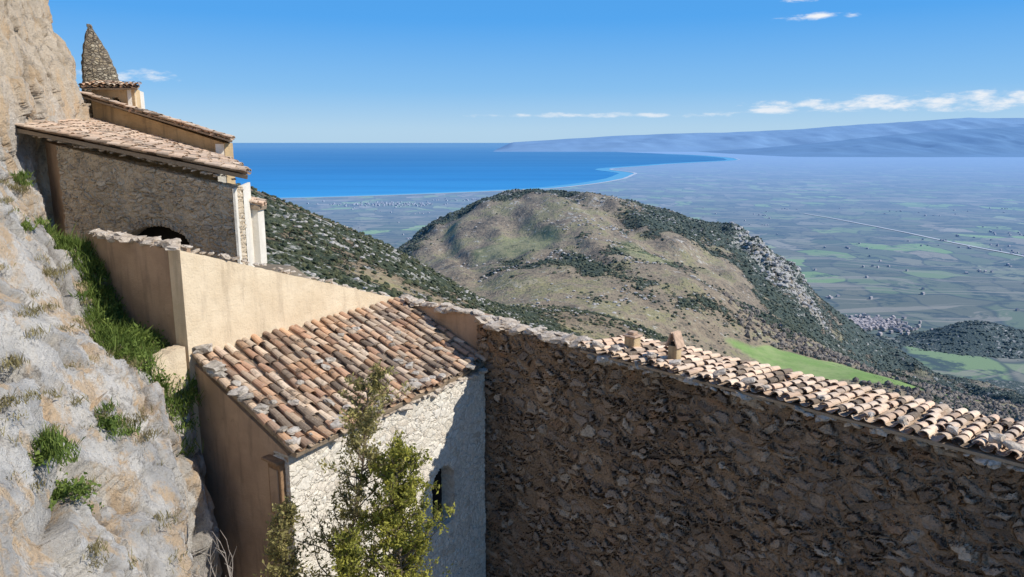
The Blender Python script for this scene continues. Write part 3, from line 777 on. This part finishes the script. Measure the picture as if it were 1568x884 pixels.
def hmat(name,c,L=14000,hz=HAZE):
    m,g=new_mat(name); n=g.noise(g.n('ShaderNodeTexCoord').outputs['Object'],.002,3)
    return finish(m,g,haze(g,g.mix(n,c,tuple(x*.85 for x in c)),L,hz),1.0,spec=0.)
strip_mesh('beach_sand',[tuple(p) for p in cc[4:len(cc)-16]],lambda i:-(60+.8*i),-794.,hmat('beach_sand',(.70,.64,.54),20000))
strip_mesh('shallow_water',[tuple(p) for p in cc[4:len(cc)-16]],lambda i:(240+4*i),-798.6,hmat('shallow_water',(.12,.38,.58),40000,(.11,.35,.60)))
def dense(r,step=60.):
    out=[]
    for a,b in zip(r[:-1],r[1:]):
        n=max(1,int(math.hypot(b[0]-a[0],b[1]-a[1])/step))
        for i in range(n): out.append((a[0]+(b[0]-a[0])*i/n,a[1]+(b[1]-a[1])*i/n))
    return out+[r[-1]]
zr=lambda x,y:float(plainfull(np.array(x),np.array(y)))+3
road=[(3200,8200),(3260,7600),(3287,6980),(3300,6200),(3290,5500),(3308,4760),(3350,4000),(3420,3300)]
strip_mesh('highway_road',dense(road),34,zr,hmat('road_surface',(.62,.58,.53)))
m,g=new_mat('sea_water')
ps=g.n('ShaderNodeNewGeometry').outputs['Position']
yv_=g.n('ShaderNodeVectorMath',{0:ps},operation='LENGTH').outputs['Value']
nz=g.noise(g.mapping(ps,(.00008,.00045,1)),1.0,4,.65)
c=g.ramp(g.rng(yv_,10000.,120000.,0,1,False),[(0,(.055,.31,.60)),(.06,(.042,.24,.51)),(.2,(.055,.215,.43)),(1,(.14,.30,.48))])  # far end paled: distance haze put into the water colour
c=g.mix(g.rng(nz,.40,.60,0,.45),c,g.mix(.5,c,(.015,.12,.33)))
finish(m,g,c,.6,spec=.03)
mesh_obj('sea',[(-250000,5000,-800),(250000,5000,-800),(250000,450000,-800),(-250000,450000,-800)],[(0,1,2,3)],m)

# ---------------------------------------------------------------- far mountains
def ridge(name,Yc,sky,depth,colr,s,rel):
    xs=np.linspace(sky[0][0],sky[-1][0],300); k=np.interp(xs,[p[0] for p in sky],[p[1] for p in sky])
    V=[];n=30
    for j in range(n+1):
        q=(j/n)*2-1; prof=max(0,1-abs(q))
        y=Yc*(1+q*depth)+0*xs; xw_=xs*Yc
        hz=(k*Yc+800)*prof
        hz=hz+ (k*Yc+800)*rel*fbm(xw_/(Yc*.035),y/(Yc*.06)+7,s,5)*(prof*(1-prof)*2.6+.10*prof)
        V.append(np.stack([xw_,y,-805+hz],-1))
    V=np.array(V); a,b=V.shape[:2]; idx=np.arange(a*b).reshape(a,b)
    F=np.stack([idx[:-1,:-1],idx[1:,:-1],idx[1:,1:],idx[:-1,1:]],-1).reshape(-1,4)
    m,g=new_mat(name+'_haze'); ps=g.n('ShaderNodeTexCoord').outputs['Object']
    n_=g.noise(ps,.0003,4,.7)
    finish(m,g,g.mix(g.rng(n_,.35,.65,0,.35),colr,tuple(x*.75 for x in colr)),1.0,spec=0)  # colr is a haze blue: distance haze built into the ridge colour
    return mesh_obj(name,V.reshape(-1,3),F,m,smooth=True)
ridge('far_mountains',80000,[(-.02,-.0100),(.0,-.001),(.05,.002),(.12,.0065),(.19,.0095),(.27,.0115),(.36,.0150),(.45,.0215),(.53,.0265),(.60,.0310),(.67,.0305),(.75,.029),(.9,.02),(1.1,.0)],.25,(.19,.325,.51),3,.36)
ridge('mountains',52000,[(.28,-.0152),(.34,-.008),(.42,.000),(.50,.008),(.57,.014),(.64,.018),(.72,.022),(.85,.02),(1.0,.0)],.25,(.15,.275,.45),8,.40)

# ---------------------------------------------------------------- village, town, farms
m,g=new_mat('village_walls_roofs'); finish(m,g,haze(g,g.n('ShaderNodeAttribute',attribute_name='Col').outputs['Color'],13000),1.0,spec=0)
def houses(name,pts,sc,zf):
    vs=[];fs=[];cs=[]
    for x,y in pts:
        w,d_,h_=sc*random.uniform(8,15),sc*random.uniform(8,14),sc*random.uniform(6,11); yw2=random.uniform(0,3.1)
        z=zf(x,y)-1; b=len(vs); c_,s_2=math.cos(yw2),math.sin(yw2)
        P=[(-w/2,-d_/2,0),(w/2,-d_/2,0),(w/2,d_/2,0),(-w/2,d_/2,0),(-w/2,-d_/2,h_),(w/2,-d_/2,h_),(w/2,d_/2,h_),(-w/2,d_/2,h_),(-w/2,0,h_+3*sc),(w/2,0,h_+3*sc)]
        rf=random.uniform(.75,1.1)
        for i,p in enumerate(P):
            vs.append((x+p[0]*c_-p[1]*s_2,y+p[0]*s_2+p[1]*c_,z+p[2]))
            cs.append((.5,.44,.38,1) if i<4 else (.45*rf,.36*rf,.30*rf,1))
        fs+=[tuple(b+k for k in q) for q in ((0,1,5,4),(1,2,6,9,5),(2,3,7,6),(3,0,4,8,7),(4,5,9,8),(6,7,8,9))]
    return mesh_obj(name,vs,fs,m,cols=cs)
pf=lambda x,y:float(plainfull(np.array(float(x)),np.array(float(y))))
houses('village',[(random.gauss(1400,75),random.gauss(2830,60)) for _ in range(330)],1,lambda x,y:2+float(max(height(np.array([x]),np.array([y]))[0],plainz(np.array(y)))))
houses('coastal_town',[(random.gauss(-1500,330),random.gauss(9600,170)) for _ in range(160)]+[(random.gauss(-300,300),random.gauss(10300,120)) for _ in range(60)],1.5,lambda x,y:-797 if y>9000 else pf(x,y))
fp=[]
while len(fp)<260:
    y=random.uniform(3000,9200); x=y*random.uniform(-.35,.75); fp.append((x,y))
    if random.random()<.3: fp+= [(x+random.gauss(0,60),y+random.gauss(0,60)) for _ in range(3)]
houses('farmhouses',fp,1.1,pf)

# ---------------------------------------------------------------- sun, sky, camera
EL=math.radians(41); AZ=math.atan2(.97,-.24)
sd=Vector((math.sin(AZ)*math.cos(EL),math.cos(AZ)*math.cos(EL),math.sin(EL)))
L=bpy.data.lights.new('sun','SUN'); L.energy=5.0; L.angle=math.radians(.5); L.color=(1,.95,.86)
so=bpy.data.objects.new('sun',L); col.objects.link(so); so.rotation_mode='QUATERNION'; so.rotation_quaternion=sd.to_track_quat('Z','Y')
w=bpy.data.worlds.new('World'); scene.world=w; w.use_nodes=True
g=G(w.node_tree)
sk=g.n('ShaderNodeTexSky',sky_type='NISHITA'); sk.sun_disc=False; sk.sun_elevation=EL; sk.sun_rotation=AZ
sk.altitude=900; sk.air_density=1.0; sk.dust_density=.6; sk.ozone_density=1.5
tc=g.n('ShaderNodeTexCoord').outputs['Generated']
sx=g.n('ShaderNodeSeparateXYZ',{0:tc})
az=g.math('ARCTAN2',sx.outputs[0],sx.outputs[1]); el=g.math('ARCSINE',sx.outputs[2])
grad=g.ramp(g.rng(el,-.02,1.4,0,1,False),[(0,(.44,.66,.86)),(.025,(.43,.66,.88)),(.06,(.22,.52,.90)),(.12,(.07,.38,.90)),(.30,(.05,.27,.70)),(1,(.03,.14,.46))])
grad=g.n('ShaderNodeVectorMath',{0:grad,'Scale':10.},operation='SCALE').outputs[0]
hs=g.mix(.88,sk.outputs[0],grad)
cv=g.n('ShaderNodeCombineXYZ',{0:az,1:g.math('MULTIPLY',el,3.2),2:0.0}).outputs[0]
nz=g.noise(cv,26,5,.62)
tot=None
for (a0,e0,ra,re,st) in ((.52,.044,.27,.012,.9),(.37,.1455,.055,.0048,1.0),(.385,.168,.065,.007,1.0),(-.452,.0755,.06,.008,.85),(.12,.0335,.19,.004,.7),(.33,.037,.08,.005,.8)):
    dx=g.math('DIVIDE',g.math('SUBTRACT',az,a0),ra); dy=g.math('DIVIDE',g.math('SUBTRACT',el,e0),re)
    q=g.math('SUBTRACT',1.0,g.math('ADD',g.math('MULTIPLY',dx,dx),g.math('MULTIPLY',dy,dy)))
    q=g.math('ADD',q,g.math('MULTIPLY',g.math('SUBTRACT',nz,.52),4.5))
    q=g.rng(q,.1,1.5,0,st)
    q=g.math('MULTIPLY',q,g.math('LESS_THAN',g.math('ABSOLUTE',dx),2.5))
    tot=q if tot is None else g.math('MAXIMUM',tot,q)
skc=g.mix(tot,hs,(9.0,9.2,9.5))
bg=g.n('ShaderNodeBackground',{'Color':skc,'Strength':.10})
g.n('ShaderNodeOutputWorld',{'Surface':bg.outputs[0]})
cam=bpy.data.cameras.new('camera'); cam.sensor_width=36; cam.lens=26.17; cam.clip_start=.1; cam.clip_end=600000
oc=bpy.data.objects.new('camera',cam); col.objects.link(oc); oc.location=(0,0,0); oc.rotation_euler=(math.radians(90-11.17),0,0)
scene.camera=oc
